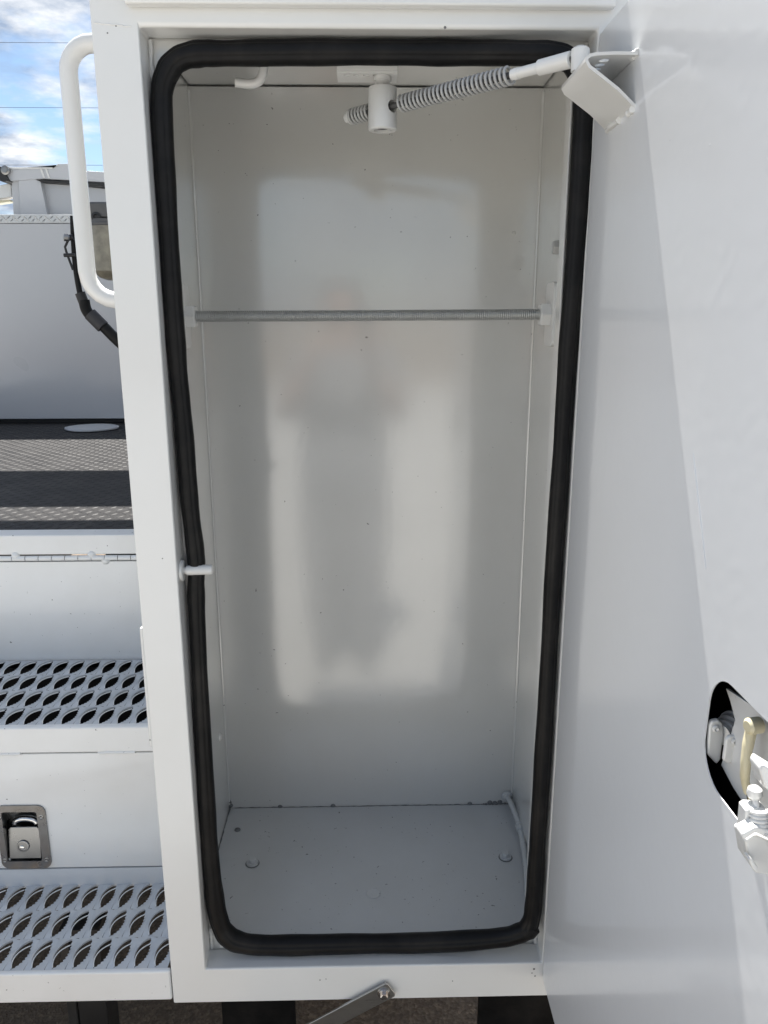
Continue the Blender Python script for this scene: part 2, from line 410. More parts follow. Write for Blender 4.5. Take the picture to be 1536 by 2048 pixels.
# butt joint of the gasket in the lower right corner
jp = pt(1058, 1856, Y=0.010); MB().tube([jp+Vector((-.010, 0, -.008)), jp+Vector((-.002, -.001, -.002)), jp+Vector((.007, 0, .007))], [.0155, .0176, .0160], 18).obj('gasket_joint', RUBBER, cab)
# faint weld line and chips on the frame
wa, wz = pt(190, 46, Y=-.0002), pt(262, 53, Y=-.0002)
MB().tube([wa.lerp(wz, i/16)+Vector((0, 0, random.uniform(-.0006, .0006))) for i in range(17)], [random.uniform(.0002, .0010) for _ in range(17)], 6).obj('weld_seam', P_FACE, cab)
for u_, v_, r_ in ((215, 66, .0008), (325, 1117, .0008), (232, 52, .0008), (640, 1960, .001), (652, 1958, .0008), (1068, 1938, .0016), (1070, 1952, .0012), (1064, 1946, .001), (890, 55, .0013), (300, 1480, .001), (338, 1935, .0009), (905, 1962, .0009)):
    q = pt(u_, v_, Y=0); MB().lathe((q.x, -.0001, q.z), (0, -1, 0), [(0, r_*1.4), (.0002, r_)], 7).obj('paint_chip', CAULK, cab)
# drip rail over the opening
MB().box((-0.313, -0.016, 2.0405), (0.318, -0.0005, 2.085)).obj('drip_rail', P_FACE, cab, bevel=0.004, seg=3)
# grab handle on the left side
HX, HY = -0.447, 0.150
hp = [(-0.360, HY, 2.046), (-0.402, HY, 2.046)] + [(HX+0.040+0.040*math.cos(math.radians(a)), HY, 2.006+0.040*math.sin(math.radians(a))) for a in (105, 120, 135, 150, 165, 180)] \
   + [(HX, HY, 1.95), (HX, HY, 1.85), (HX, HY, 1.76)] + [(HX+0.044+0.044*math.cos(math.radians(a)), HY, 1.724+0.044*math.sin(math.radians(a))) for a in (180, 198, 216, 234, 252, 270)] + [(-0.360, HY, 1.680)]
MB().tube(hp, 0.0132, 20).obj('grab_handle', P_FACE, cab)
# striker pin
sp = pt(366, 1141, Y=0.022); sp.x = -0.2995
pin = MB().lathe(sp+Vector((0.003, 0, 0)), (1, 0, 0.03), [(0, .0055), (.006, .0055), (.0061, .0078), (.044, .0078), (.046, .0064)], 20).obj('striker_pin', P_HW, cab)
MB().lathe(sp, (1, 0, 0), [(0, .0165), (.0035, .0165), (.005, .0145)], 28).obj('washer', P_HW, pin)
# coat hook under the header
hk = [pt(530, 100, Y=.11), pt(527, 138, Y=.11), pt(523, 155, Y=.11), pt(515, 164, Y=.11), pt(500, 168, Y=.11), pt(471, 165, Y=.11)]
MB().tube(smooth_path(hk, 4), 0.0066, 16).obj('coat_hook', P_HW, cab)
# threaded rod across the cabinet
RY = 0.300; ra = pt(380, 633, Y=RY); rb = pt(1106, 629, Y=RY); ra.x = IXL+0.001; rb.x = IXR-0.001
rod = MB().cyl(ra, rb, 0.0086, 20).obj('threaded_rod', ROD, cab)
MB().coil(ra+Vector((.012, 0, 0)), rb-Vector((.012, 0, 0)), 0.0090, 0.0014, 170, 5, 14).obj('rod_thread', ROD, rod)
for x, sx in ((IXL, 1), (IXR, -1)):
    c = Vector((x, RY, ra.z if sx > 0 else rb.z))
    poly = rrect(-0.031, 0.031, -0.056, 0.056, 0.012)
    MB().prism([(x+sx*0.0004, c.y+a, c.z+b) for a, b in poly], (sx*0.0065, 0, 0)).obj('mounting_plate', P_FACE, rod, bevel=0.001)
    MB().lathe(c+Vector((sx*0.007, 0, 0)), (sx, 0, 0), [(0, .0215), (.015, .0215), (.0178, .0185)], 6).obj('hex_nut', P_FACE, rod, smooth=0)
def bolt(p, d, r, name='bolt', mat=P_HW, par=cab):
    p = Vector(p); d = Vector(d)
    w = MB().lathe(p, d, [(0, r*1.55), (r*.25, r*1.55), (r*.32, r*1.45)], 20).obj(name, mat, par)
    MB().lathe(p+d*r*.3, d, [(0, r), (r*.8, r), (r*1.0, r*.85)], 6).obj('bolt_head', mat, w, smooth=0)
    return w
q = pt(1124, 495, X=IXR); bolt((IXR-0.0003, q.y, q.z), (-1, 0, 0), 0.0125, mat=SPRING)
for u, v in ((505, 1727), (1011, 1715)):
    q = pt(u, v, Z=IB); MB().lathe((q.x, q.y, IB+.0002), (0, 0, 1), [(0, .0150), (.0008, .0146)], 24).obj('sealant_ring', CAULK, cab); bolt((q.x, q.y, IB+0.0011), (0, 0, 1), 0.0082, mat=P_FLOOR)
q = pt(475, 1660, Z=IB); MB().lathe((q.x, q.y, IB+.0003), (0, 0, 1), [(0, .007), (.002, .006), (.003, .003)], 12).obj('weld_spot', CAULK, cab)
q = pt(747, 1787, Z=IB); MB().lathe((q.x, q.y, IB+.0002), (0, 0, 1), [(0, .0145), (.0012, .0138), (.0014, .0125), (.0007, .0118)], 28).obj('floor_plug', P_FLOOR, cab)
q = pt(439, 1474, X=IXL); MB().lathe((IXL+.0003, q.y, q.z), (1, 0, 0), [(0, .010), (.003, .009), (.006, .004)], 10).obj('weld_spot', P_IN, cab)
q = pt(1028, 466, Y=IY); MB().lathe((q.x, IY-.0002, q.z), (0, -1, 0), [(0, .004), (.0015, .002)], 8).obj('paint_nib', P_IN, cab)
# drain tube in the right back corner
dp = [pt(1014, 1592, Y=.455), pt(1024, 1612, Y=.41), pt(1040, 1655, Z=.553), pt(1048, 1700, Z=.552), pt(1053, 1745, Z=.551), pt(1056, 1800, Z=.551)]
dt = MB().tube(smooth_path(dp, 4), 0.0062, 14).obj('drain_tube', P_FLOOR, cab)
MB().lathe(dp[0]+Vector((0, .003, 0)), (0.05, -1, -.2), [(0, .013), (.006, .013), (.008, .0095), (.012, .0088)], 20).obj('collar', P_FLOOR, dt)
dd = (dp[3]-dp[2]).normalized()
MB().lathe(dp[2]-dd*.012, dd, [(0, .0088), (.006, .0098), (.007, .0075), (.014, .0075), (.015, .0098), (.024, .0088)], 18).obj('collar', P_FLOOR, dt)
# door stay: pivot block, spring loaded rod
RA = pt(1150, 117, Y=-0.105); RB = pt(690, 237, Y=0.170); rd = (RB-RA).normalized()
def on(u):                                       # point of the rod at picture column u
    lo, hi = 0.0, 1.2
    for _ in range(40):
        mid = (lo+hi)/2; p = RA.lerp(RB, mid)-CAM
        if 768+FPX*p.dot(RT)/p.dot(FW) > u: lo = mid
        else: hi = mid
    return RA.lerp(RB, lo)
stay = MB().cyl(on(1150), on(690), 0.0042, 16).obj('door_stay', CORE, cab)  # core rod darkened, so the shade between the coils is in its colour
MB().cyl(on(1024), on(1078), 0.0066, 16).cyl(on(1030), on(1038), 0.0072, 16).obj('stay_rod', P_FACE, stay)
MB().cyl(on(1078), on(1142), 0.0092, 18, r2=0.0096).obj('rod_end', P_FACE, stay, bevel=0.001)
MB().coil(on(801), on(1022), 0.0103, 0.00195, 26, 8, 18).obj('stay_spring', SPRING, stay)
MB().coil(on(703), on(742), 0.0103, 0.00195, 6, 8, 18).obj('stay_spring', SPRING, stay)
MB().lathe(on(704), rd, [(0, .011), (.003, .011), (.004, .0075), (.012, .0068), (.014, .005)], 12).obj('end_nut', P_HW, stay)
bc = on(765)
blk = MB().lathe((bc.x, bc.y, bc.z-0.030), (0, 0, 1), [(0, .0195), (.002, .0212), (.056, .0212), (.058, .0200)], 36).obj('pivot_block', P_HW, stay)
cut(blk, MB().lathe((bc.x, bc.y, bc.z-0.031), (0, 0, 1), [(0, .0135), (.016, .0125)], 24))
cut(blk, MB().cyl(bc+rd*0.03, bc-rd*0.03, 0.0088, 20))
MB().lathe((bc.x, bc.y, bc.z+.0282), (0, 0, 1), [(0, .0105), (.008, .0105), (.0082, .013), (.014, .013), (.0142, .009), (.05, .009)], 24).obj('pivot_bolt', P_HW, stay)
MB().lathe((bc.x, bc.y, bc.z-.027), (0, 0, 1), [(0, .0085), (.008, .0085)], 6).obj('socket_screw', BLACK, stay, smooth=0)
# perforated angle the stay hangs from
za = bc.z+0.0425
ang = MB().box((bc.x-0.066, bc.y-0.0165, za), (bc.x+0.0115+0.01, bc.y+0.03, za+0.0035)).obj('stay_bracket', P_FACE, cab)
hl = MB()
for i in range(4): hl.cyl((bc.x-0.052+i*0.0142, bc.y-0.006, za-0.01), (bc.x-0.052+i*0.0142, bc.y-0.006, za+0.01), 0.0048, 16)
cut(ang, hl)
MB().box((bc.x-0.066, bc.y-0.0165, za+0.0037), (bc.x+0.0215, bc.y-0.0125, za+0.03)).obj('bracket_leg', P_FACE, ang, bevel=0.001)
# stainless strap on the sill
s0 = pt(768, 1983, Y=-0.006); s1 = pt(560, 2092, Y=-0.006); sd = (s1-s0).normalized(); sn = Vector((-sd.z, 0, sd.x))
w = 0.0165
poly = [s0+sn*w*.75-sd*.016, s0+sn*w-sd*.012] + [s1+sn*w, s1-sn*w] + [s0-sn*w-sd*.012, s0-sn*w*.75-sd*.016]
st = MB().prism([p+Vector((0, 0.0005, 0)) for p in poly], (0, -0.0045, 0)).obj('holding_strap', STEEL, cab, bevel=0.001)
MB().lathe(s0+Vector((0, -.004, 0)), (0, -1, 0), [(0, .0115), (.0016, .0115), (.0018, .0095), (.003, .0095)], 24).obj('washer', CHROME, st)
MB().lathe(s0+Vector((0, -.0072, 0)), (0, -1, 0), [(0, .0068), (.005, .0068), (.006, .0055)], 6).obj('hex_bolt', CHROME, st, smooth=0)
# small flange at the cabinet's left edge beside the upper step
_a = pt(292, 1490, Y=0.02); _b = pt(282, 1252, Y=0.02)
MB().box((XL-0.008, 0.012, _a.z), (XL-0.0005, 0.024, _b.z)).obj('edge_flange', P_FACE, cab, bevel=0.004, seg=3)

# ---- door
DX, DY0, DY1, DZ0, DZ1, DT = 0.3015, -0.004, -0.690, 0.502, 2.0125, 0.046
door = MB().box((DX, DY1, DZ0), (DX+0.0011, DY0, DZ1)).obj('door', P_DOOR, cab)
cpoly = arc((-0.640, 1.320), 0.030, 90, 180, 6) + arc((-0.640, 1.276), 0.030, 180, 270, 6) + arc((-0.538, 1.282), 0.0375, 270, 352, 8) + arc((-0.538, 1.314), 0.036, 5, 90, 8)
cut(door, MB().prism([(DX-0.01, a, b) for a, b in cpoly], (0.02, 0, 0)))
e = MB().box((DX+0.0021, DY1, DZ0), (DX+DT-.0021, DY1+0.002, DZ1)).box((DX+0.0021, DY0-0.002, DZ0), (DX+DT-.0021, DY0, DZ1))
e.box((DX+0.0021, DY1+.0021, DZ1-0.002), (DX+DT-.0021, DY0-.0021, DZ1)).box((DX+0.0021, DY1+.0021, DZ0), (DX+DT-.0021, DY0-.0021, DZ0+0.002))
e.obj('door_edge', P_DOOR, door)
MB().box((DX+DT-0.002, DY1, DZ0), (DX+DT, DY0, DZ1)).obj('door_skin', P_DOOR, door)
MB().box((DX+DT-0.005, DY1+0.004, DZ0+0.004), (DX+DT-0.0035, DY0-0.004, DZ1-0.004)).obj('cavity_shade', CAV, door)  # added sheet, its black stands in for the shade inside the door
# added black sheet behind the inner skin, standing in for shade in the hollow
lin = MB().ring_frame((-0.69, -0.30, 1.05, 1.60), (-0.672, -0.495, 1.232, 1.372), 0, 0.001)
lin.v = [Vector((DX+0.0026+p.y, p.x, p.z)) for p in lin.v]; lin.obj('cavity_shade', CAV, door)
# hinge leaf
hg = MB(); 
for i in range(46):
    z0 = DZ0+0.004+i*0.0328; hg.cyl((DX+DT+.004, -0.0055, z0), (DX+DT+.004, -0.0055, z0+0.0318), 0.0045, 10)
hg.obj('hinge_barrel', P_FACE, door, kind='stuff')
ra_ = [pt(1386+26*i/8, 905+235*i/8, X=DX-.0003) for i in range(9)]
MB().tube(ra_, [.0002]+[.0005]*7+[.0002], 8).obj('paint_run', P_DOOR, door)
nb = MB(); rn = random.Random(4)
for i in range(22):
    u_, v_ = rn.gauss(1530, 10), rn.gauss(1200, 24); p_ = pt(u_, v_, X=DX); nb.lathe(p_+Vector((.0003, 0, 0)), (-1, 0, 0), [(0, .0014), (.0002, .0010), (.00035, .0004)], 8)
for u_, v_ in ((1370, 965), (1340, 280), (1420, 290)):
    p_ = pt(u_, v_, X=DX); nb.lathe(p_+Vector((.0003, 0, 0)), (-1, 0, 0), [(0, .0016), (.0003, .0012), (.0005, .0004)], 8)
nb.obj('paint_nibs', P_DOOR, door, kind='stuff')
# V-shaped stay bracket welded to the door
NY, FY = -0.170, -0.060
prof = [(1285, 103), (1230, 102.5), (1195, 104), (1180, 107), (1172, 114), (1171, 123), (1177, 135), (1200, 153), (1235, 181), (1279, 216)]
pp = [pt(u, v, Y=NY) for u, v in prof]
for p in pp: p.x = min(p.x, DX-0.0005)
th = 0.0034; n_ = len(pp); vs = []
ins = []
for i, p in enumerate(pp):
    d = (pp[min(i+1, n_-1)]-pp[max(i-1, 0)]).normalized(); nn = Vector((d.z, 0, -d.x)); ins.append(p-nn*th)
poly = pp+ins[::-1]
vb = MB().prism(poly, (0, FY-NY, 0)).obj('stay_mount', P_FACE, door)
hl = MB()
for i in range(4):
    x = pp[3].x+0.022; y = NY+0.020+i*0.0165
    hl.cyl((x, y, pp[1].z-0.012), (x, y, pp[1].z+0.012), 0.0058, 16)
cut(vb, hl)
for a, b in (((DX-.001, NY+.002, pp[0].z), (DX-.001, NY+.018, pp[0].z)), ((DX-.001, NY+.001, pp[-1].z-.001), (DX-.001, NY+.018, pp[-1].z-.001)), ((DX-.001, NY+.05, pp[-1].z-.001), (DX-.001, FY-.008, pp[-1].z-.001)), ((DX-.001, NY+.05, pp[0].z), (DX-.001, FY-.01, pp[0].z))):
    bd = MB().tube([Vector(a).lerp(Vector(b), i/7)+Vector((random.uniform(-.001, .001), 0, random.uniform(-.001, .001))) for i in range(8)], [random.uniform(.003, .0048) for _ in range(8)], 8)
    bd.obj('weld_bead', P_FACE, door)
kn = on(1156); 
MB().lathe((kn.x+.006, kn.y, kn.z-.014), (0, 0, 1), [(0, .010), (.018, .0115), (.024, .0108), (.027, .006)], 20).obj('stay_knob', P_FACE, door)
# latch mechanism in the cut-out
lm = DX+0.022
pl = [(1451, 1376), (1460, 1402), (1470, 1440), (1442, 1530), (1466, 1575), (1486, 1606), (1498, 1632), (1570, 1660), (1570, 1470), (1510, 1415)]
MB().prism([pt(u, v, X=DX+0.016) for u, v in pl], (0.003, 0, 0)).obj('latch_plate', P_HW, door, bevel=0.0005)
ly = -0.497
def flat(px, y, depth, name, mat, bev=0.002): return MB().prism([pt(u, v, Y=y) for u, v in px], (0, depth, 0)).obj(name, mat, door, bevel=bev, seg=3)
flat([(1420, 1452), (1424, 1443), (1438, 1440), (1446, 1447), (1449, 1470), (1442, 1520), (1434, 1530), (1415, 1510)], ly-.006, 0.006, 'latch_lever', P_FACE)
p0 = pt(1440, 1468, Y=ly-.001)
MB().lathe(p0, (0.75, .5, .05), [(0, .0105), (.004, .0105), (.0042, .0085), (.007, .0085), (.0072, .0112), (.011, .0112), (.0112, .009), (.014, .009), (.0142, .013), (.018, .013), (.0182, .010), (.021, .010), (.0212, .0145), (.024, .0145)], 22).obj('latch_rotor', P_FACE, door)
flat([(1453, 1479), (1460, 1473), (1482, 1473), (1481, 1500), (1474, 1525), (1455, 1528), (1447, 1522)], ly-.026, 0.005, 'latch_tab', P_FACE)
lv = [pt(1505, 1448, X=DX+.006), pt(1501, 1466, X=DX+.004), pt(1494, 1500, X=DX+.001), pt(1491, 1535, X=DX), pt(1490, 1560, X=DX+.002), pt(1496, 1585, X=DX+.006)]
MB().tube(smooth_path(lv, 4), [.0060]*4+[.0054]*4+[.0049]*4+[.0047]*4+[.0042]*4+[.004], 14, flat=.8).obj('release_lever', P_CREAM, door)
c0 = pt(1508, 1453, X=DX+.004); MB().lathe(c0-Vector((.006, 0, 0)), (1, .2, 0), [(0, .0045), (.002, .0068), (.012, .0068)], 18).obj('lever_pivot', P_CREAM, door)
flat([(1502, 1432), (1516, 1436), (1560, 1465), (1560, 1560), (1530, 1560), (1522, 1515), (1513, 1480)], ly-.03, .006, 'lever_plate', P_CREAM)
flat([(1508, 1500), (1535, 1512), (1560, 1530), (1560, 1610), (1520, 1600), (1505, 1560)], ly-.045, .006, 'guard_plate', P_CREAM)
flat([(1519, 1540), (1526, 1528), (1562, 1550), (1562, 1600), (1528, 1575)], -0.66, .016, 'paddle_end', P_FACE)
for u_, v_, yy, mm in ((1431, 1457, ly-.0065, P_FACE), (1504, 1452, ly-.031, CHROME), (1470, 1483, ly-.0265, P_HW), (1540, 1590, ly-.046, CHROME), (1512, 1530, ly-.046, CHROME)):
    q_ = pt(u_, v_, Y=yy); MB().lathe(q_, (0, -1, 0), [(0, .0036), (.0016, .0034), (.0024, .002), (.0012, .001)], 14).obj('rivet', mm, door)
MB().tube(smooth_path([pt(1497, 1590, X=DX+.004), pt(1500, 1608, X=DX-.004), pt(1507, 1622, X=DX-.014)], 4), .0016, 8).obj('link_wire', CHROME, door)
# spring carrier, proud of the door skin
sx_ = DX-0.022
a = pt(1519, 1662, X=sx_); b = pt(1519, 1620, X=sx_)
MB().coil(a, b, 0.0056, 0.0016, 5.2, 8, 16).cyl(a, b, 0.0032, 12).obj('latch_spring', P_FACE, door)
flat([(1492, 1622), (1500, 1618), (1534, 1619), (1534, 1625), (1502, 1628), (1497, 1668), (1488, 1668)], a.y+.004, .012, 'spring_cage', P_FACE, .0012)
MB().cyl(pt(1509, 1588, X=sx_), pt(1514, 1622, X=sx_), 0.0024, 12).lathe(pt(1508, 1594, X=sx_), (0, 0, 1), [(0, .0045), (.003, .0058), (.007, .0050), (.009, .0025)], 14).obj('release_pin', P_FACE, door)
flat([(1484, 1676), (1486, 1668), (1512, 1654), (1522, 1656), (1560, 1664), (1560, 1690), (1512, 1666), (1488, 1681)], a.y-.006, .012, 'spring_seat', P_FACE, .0014)
flat([(1490, 1682), (1512, 1668), (1560, 1690), (1560, 1760), (1530, 1750), (1512, 1748), (1498, 1728), (1494, 1700)], a.y+.006, .02, 'latch_body', P_FACE, .002)
flat([(1497, 1718), (1503, 1717), (1517, 1736), (1512, 1745), (1505, 1738)], a.y-.002, .008, 'latch_foot', P_FACE, .001)

# ------------------------------------------------------------------ rear steps
SXL, SXR = -1.30, XL-0.0015
stp = thing('rear_steps', 'white painted rear steps with serrated grating treads left of the cabinet', 'steps', (-0.83, 0.27, 0.46))
BZ0, LZ, DYp, UZ, PY, PZ = 0.466, 0.527, 0.234, 0.881, 0.542, 1.181
def grating(name, y0, y1, z, ny, seed):
    rnd = random.Random(seed); px = 0.0365; nx = int((SXR-SXL)/px)+1; py = (y1-y0)/ny
    mb = MB(); NH = 40; lips = MB()
    for iy in range(ny):
        for ix in range(nx):
            cx = SXR-0.006-(ix+0.5)*px+ (0.006 if iy % 2 else 0); cyy = y0+(iy+0.5)*py
            if cx-px/2 < SXL: continue
            ax = Vector((0.0050, 0.475*py)); L_ = ax.length; ad = ax/L_; an = Vector((-ad.y, ad.x))   # an: towards the upper left
            wl, wr = 0.0106, 0.0108
            hole = []
            for k in range(NH):
                if k < NH//2:                                    # right lower side, serrated, tip to tip
                    tt = -1+2*k/(NH//2); wv = -wr*(1-tt*tt)**.85
                    if 0 < k < NH//2-1 and k % 2: wv += 0.0030
                    zz_ = -0.0030*(1-tt*tt)
                else:
                    tt = 1-2*(k-NH//2)/(NH//2); wv = wl*(1-tt*tt)**.85; zz_ = 0.0058*(1-tt*tt)
                q = ad*(tt*L_)+an*wv; hole.append((q.x, q.y, zz_))
            def rect(q):
                hx, hy = px/2, py/2; s_ = min(hx/abs(q[0]) if q[0] else 9e9, hy/abs(q[1]) if q[1] else 9e9); return [q[0]*s_, q[1]*s_]
            outer = [rect(q) for q in hole]
            for cxx in (-px/2, px/2):
                for cyc in (-py/2, py/2):
                    j = min(range(NH), key=lambda j: (outer[j][0]-cxx)**2+(outer[j][1]-cyc)**2); outer[j] = [cxx, cyc]
            vs = []
            for q in hole: vs.append((cx+q[0], cyy+q[1], z+q[2]))
            for q, o_ in zip(hole, outer): vs.append((cx+q[0]*.6+o_[0]*.4, cyy+q[1]*.6+o_[1]*.4, z+q[2]*.55))
            for o_ in outer: vs.append((cx+o_[0], cyy+o_[1], z))
            for q in hole: vs.append((cx+q[0], cyy+q[1], z+q[2]-.0035))
            fs = []
            for k in range(NH):
                k2 = (k+1) % NH
                fs += [(k, k2, NH+k2, NH+k), (NH+k, NH+k2, 2*NH+k2, 2*NH+k), (3*NH+k, 3*NH+k2, k2, k)]
            mb.add(vs, fs)
            # raised lip of the strand below, arching over the opening
            lp = []
            for k in range(9):
                t_ = k/8; tq = -0.93+1.35*t_; a_ = ad*(L_*tq) + an*(wl*(1-tq*tq)**.85 - 0.0012 - 0.0165*t_**2.2)
                lp.append((cx+a_.x, cyy+a_.y, z+0.0060*(1-tq*tq)+0.0016*t_))
            lips.tube(lp, 0.0011, 6)
    o = mb.obj(name, P_GRIP, stp, smooth=60)
    lips.obj('grating_lip', P_FACE, o, kind='stuff')
    return o
grating('step_tread', 0.010, 0.226, LZ, 3, 1)
grating('step_tread', DYp+0.008, PY-0.004, UZ-0.002, 4, 2)
MB().box((SXL, 0.0, BZ0), (SXR, 0.010, LZ+0.003)).obj('bumper_face', P_STEP, stp, bevel=0.004, seg=3)
MB().prism([(SXL, 0.222, LZ+0.001), (SXL, 0.2335, 0.5575), (SXL, 0.2385, 0.5575), (SXL, 0.2385, LZ-.004), (SXL, .222, LZ-.004)], (SXR-SXL, 0, 0)).obj('kick_strip', P_GRIP, stp)
df = MB().box((SXL, DYp, 0.5595), (SXR-0.003, DYp+0.004, 0.822)).obj('drawer_front', P_STEP, stp, bevel=0.0025, seg=3)
MB().prism([(SXL, DYp-.0035, 0.8265), (SXL, DYp-.0035, UZ-.003), (SXL, DYp-.0005, UZ), (SXL, DYp+.010, UZ), (SXL, DYp+.010, 0.8235), (SXL, DYp+.001, 0.8235)], (SXR-SXL, 0, 0)).obj('step_nosing', P_STEP, stp, bevel=0.0018, seg=3)
for i in range(4):
    x = SXL+0.1+i*0.22; n_ = 10; L0 = 0.05+0.02*random.random()
    x = (-0.535 if i == 0 else x)
    sb = MB().tube([(x+L0*k/n_, DYp-.002, 0.8245+random.uniform(-.001, .001)) for k in range(n_+1)], [random.uniform(.0022, .0042) for _ in range(n_+1)], 8)
    sb.obj('weld_bead', P_STEP, stp)
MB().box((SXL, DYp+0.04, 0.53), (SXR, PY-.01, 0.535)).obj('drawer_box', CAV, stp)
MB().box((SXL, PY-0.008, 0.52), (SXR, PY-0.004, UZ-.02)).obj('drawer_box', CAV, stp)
MB().box((SXL, PY, UZ-0.006), (SXR, PY+0.004, 1.1188)).obj('hinged_lid', P_STEP, stp, bevel=0.001)
tp = MB().box((SXL, PY, 1.1352), (SXR, PY+0.05, PZ)).obj('top_rail', P_STEP, stp, bevel=0.003, seg=3)
HZ = 1.127; kn0 = None; kx = SXR-0.016
k = 0; x = SXR-0.0005
while x > -1.25:
    L0 = 0.0295
    if kn0 is None:
        kn0 = MB().cyl((x-L0, PY+.0005, HZ), (x-.0018, PY+.0005, HZ), 0.0062, 14).obj('hinge_knuckle', P_STEP, stp)
    else:
        c = kn0.copy(); COL.objects.link(c); c.location = kn0.location-Vector((L0*k, 0, 0))
    k += 1; x -= L0
for x, dz in ((-0.452, .006), (-0.475, -.007), (-0.6, -.007), (-0.63, .007), (-.8, .006)):
    hw = MB().lathe((x, PY+.001, HZ+dz), (0, -1, 0), [(0, .010), (.0035, .008), (.006, .003)], 12)
    hw.obj('hinge_weld', P_STEP, stp)
# paddle latch of the drawer
lx0, lx1, lz0, lz1 = -0.757, -0.657, 0.562, 0.708
def rp(x0, x1, z0, z1, r, y): return [(a, y, b) for a, b in rrect(x0, x1, z0, z1, r)]
lt = MB().prism(rp(lx0, lx1, lz0, lz1, 0.016, DYp-.0002), (0, -0.0035, 0)).obj('paddle_latch', STEEL2, stp)
cut(lt, MB().prism(rp(lx0+.0125, lx1-.0175, lz0+.017, lz1-.014, 0.005, DYp+.01), (0, -0.03, 0)))
cut(df, MB().prism(rp(lx0+.0125, lx1-.0175, lz0+.017, lz1-.014, 0.005, DYp+.02), (0, -0.04, 0)))
ix0, ix1, iz0, iz1 = lx0+.0126, lx1-.0176, lz0+.0172, lz1-.0142
dish = MB().box((ix0-.002, DYp+.030, iz0-.002), (ix1+.002, DYp+.032, iz1+.002))
for bxs in (((ix0-.002, DYp-.003, iz0-.0015), (ix0, DYp+.030, iz1+.0015)), ((ix1, DYp-.003, iz0-.0015), (ix1+.002, DYp+.030, iz1+.0015)), ((ix0, DYp-.003, iz1), (ix1, DYp+.030, iz1+.0015)), ((ix0, DYp-.003, iz0-.0015), (ix1, DYp+.030, iz0))): dish.box(*bxs)
dish.obj('latch_dish', STEEL2, lt)
MB().prism([(ix0+.002, DYp+.001, iz0+.003), (ix1-.004, DYp+.001, iz0+.003), (ix1-.004, DYp+.010, iz0+.062), (ix1-.010, DYp+.0115, iz0+.069), (ix0+.006, DYp+.0115, iz0+.069), (ix0+.002, DYp+.010, iz0+.064)], (0, .003, .0005)).obj('paddle', STEEL2, lt, bevel=0.001)
kc = Vector(((ix0+ix1)/2-.004, DYp+.0042, iz0+.030))
MB().lathe(kc, (0, -1, .15), [(0, .0125), (.0012, .0125), (.002, .0115), (.0021, .0095), (.0008, .009)], 28).obj('lock_cylinder', STEEL2, lt)
MB().lathe(kc+Vector((-.002, -.0005, -.003)), (0, -1, .15), [(0, .0052), (.0016, .0048), (.0022, .003)], 14).obj('lock_core', CHROME, lt)
MB().tube([((ix0+ix1)/2+.022*math.cos(math.radians(a_)), DYp+.020, iz0+.074+.010*math.sin(math.radians(a_))) for a_ in range(0, 181, 20)], .0065, 12).obj('latch_cam', CHROME, lt)
for x, z in ((lx1-.009, lz1-.026), (lx1-.009, lz0+.020), (lx0+.007, lz0+.020), (lx0+.007, lz1-.026)):
    MB().lathe((x, DYp-.0037, z), (0, -1, 0), [(0, .0055), (.001, .0050), (.0014, .0035), (.0004, .002)], 16).obj('rivet', STEEL2, lt)

# ------------------------------------------------------------------ truck bed
bed = thing('truck_bed', 'flat black tread plate truck bed with stripes of sun, behind the rear steps', 'truck bed', (-0.8, 1.5, 0.60))
BXL, BXR, BY0, BY1 = -1.95, 0.40, PY+0.052, 3.30
MB().box((BXL, BY0, PZ-0.030), (BXR, BY1, PZ-0.004)).obj('deck', LINER, bed)
lg = MB(); ly_ = 0
y = BY0+0.01
while y < 2.46:
    x = -1.93; lx_ = 0
    while x < -0.40:
        an_ = PI/4 if (lx_+ly_) % 2 else -PI/4
        a_ = Vector((math.cos(an_), math.sin(an_), 0)); b_ = Vector((-a_.y, a_.x, 0)); c_ = Vector((x, y, PZ-0.0042))
        lg.add([c_-a_*.0125, c_+b_*.0042, c_+a_*.0125, c_-b_*.0042, c_-a_*.006+Vector((0, 0, .0013)), c_+a_*.006+Vector((0, 0, .0013))],
               [(0, 4, 1), (1, 4, 5, 2), (2, 5, 3), (3, 5, 4, 0)])
        x += 0.0235; lx_ += 1
    y += 0.0235; ly_ += 1
lg.obj('tread_lugs', LUG, bed, kind='stuff', smooth=0)
MB().box((-0.356, 0.51, 0.47), (0.356, 2.44, 1.92)).obj('side_body', P_FACE, bed, bevel=0.004)
MB().box((BXL-0.36, 0.51, 0.47), (BXL-0.002, 3.3, 1.30)).obj('side_body', P_FACE, bed, bevel=0.004)
MB().box((-1.25, PY+.06, 0.78), (-1.13, 3.3, PZ-.032)).obj('chassis_rail', BLACK, bed)
MB().box((-0.62, PY+.06, 0.78), (-0.50, 3.3, PZ-.032)).obj('chassis_rail', BLACK, bed)
MB().box((-1.3, PY+.058, 0.56), (-0.45, PY+.07, 1.10)).obj('cross_member', BLACK, bed)
wh = None
for x in (-1.85, 0.10):
    tpf = [(0, .30), (.02, .44), (.05, .47), (.20, .47), (.23, .44), (.25, .30)]
    ty = MB().lathe((x-.125, 1.75, 0.47), (1, 0, 0), tpf, 48).obj('tyre', RUBBER, bed)
    MB().lathe((x-.10, 1.75, 0.47), (1, 0, 0), [(0, .29), (.03, .20), (.06, .10), (.20, .10), (.2, .29)], 32).obj('rim', TREADCAP, ty)
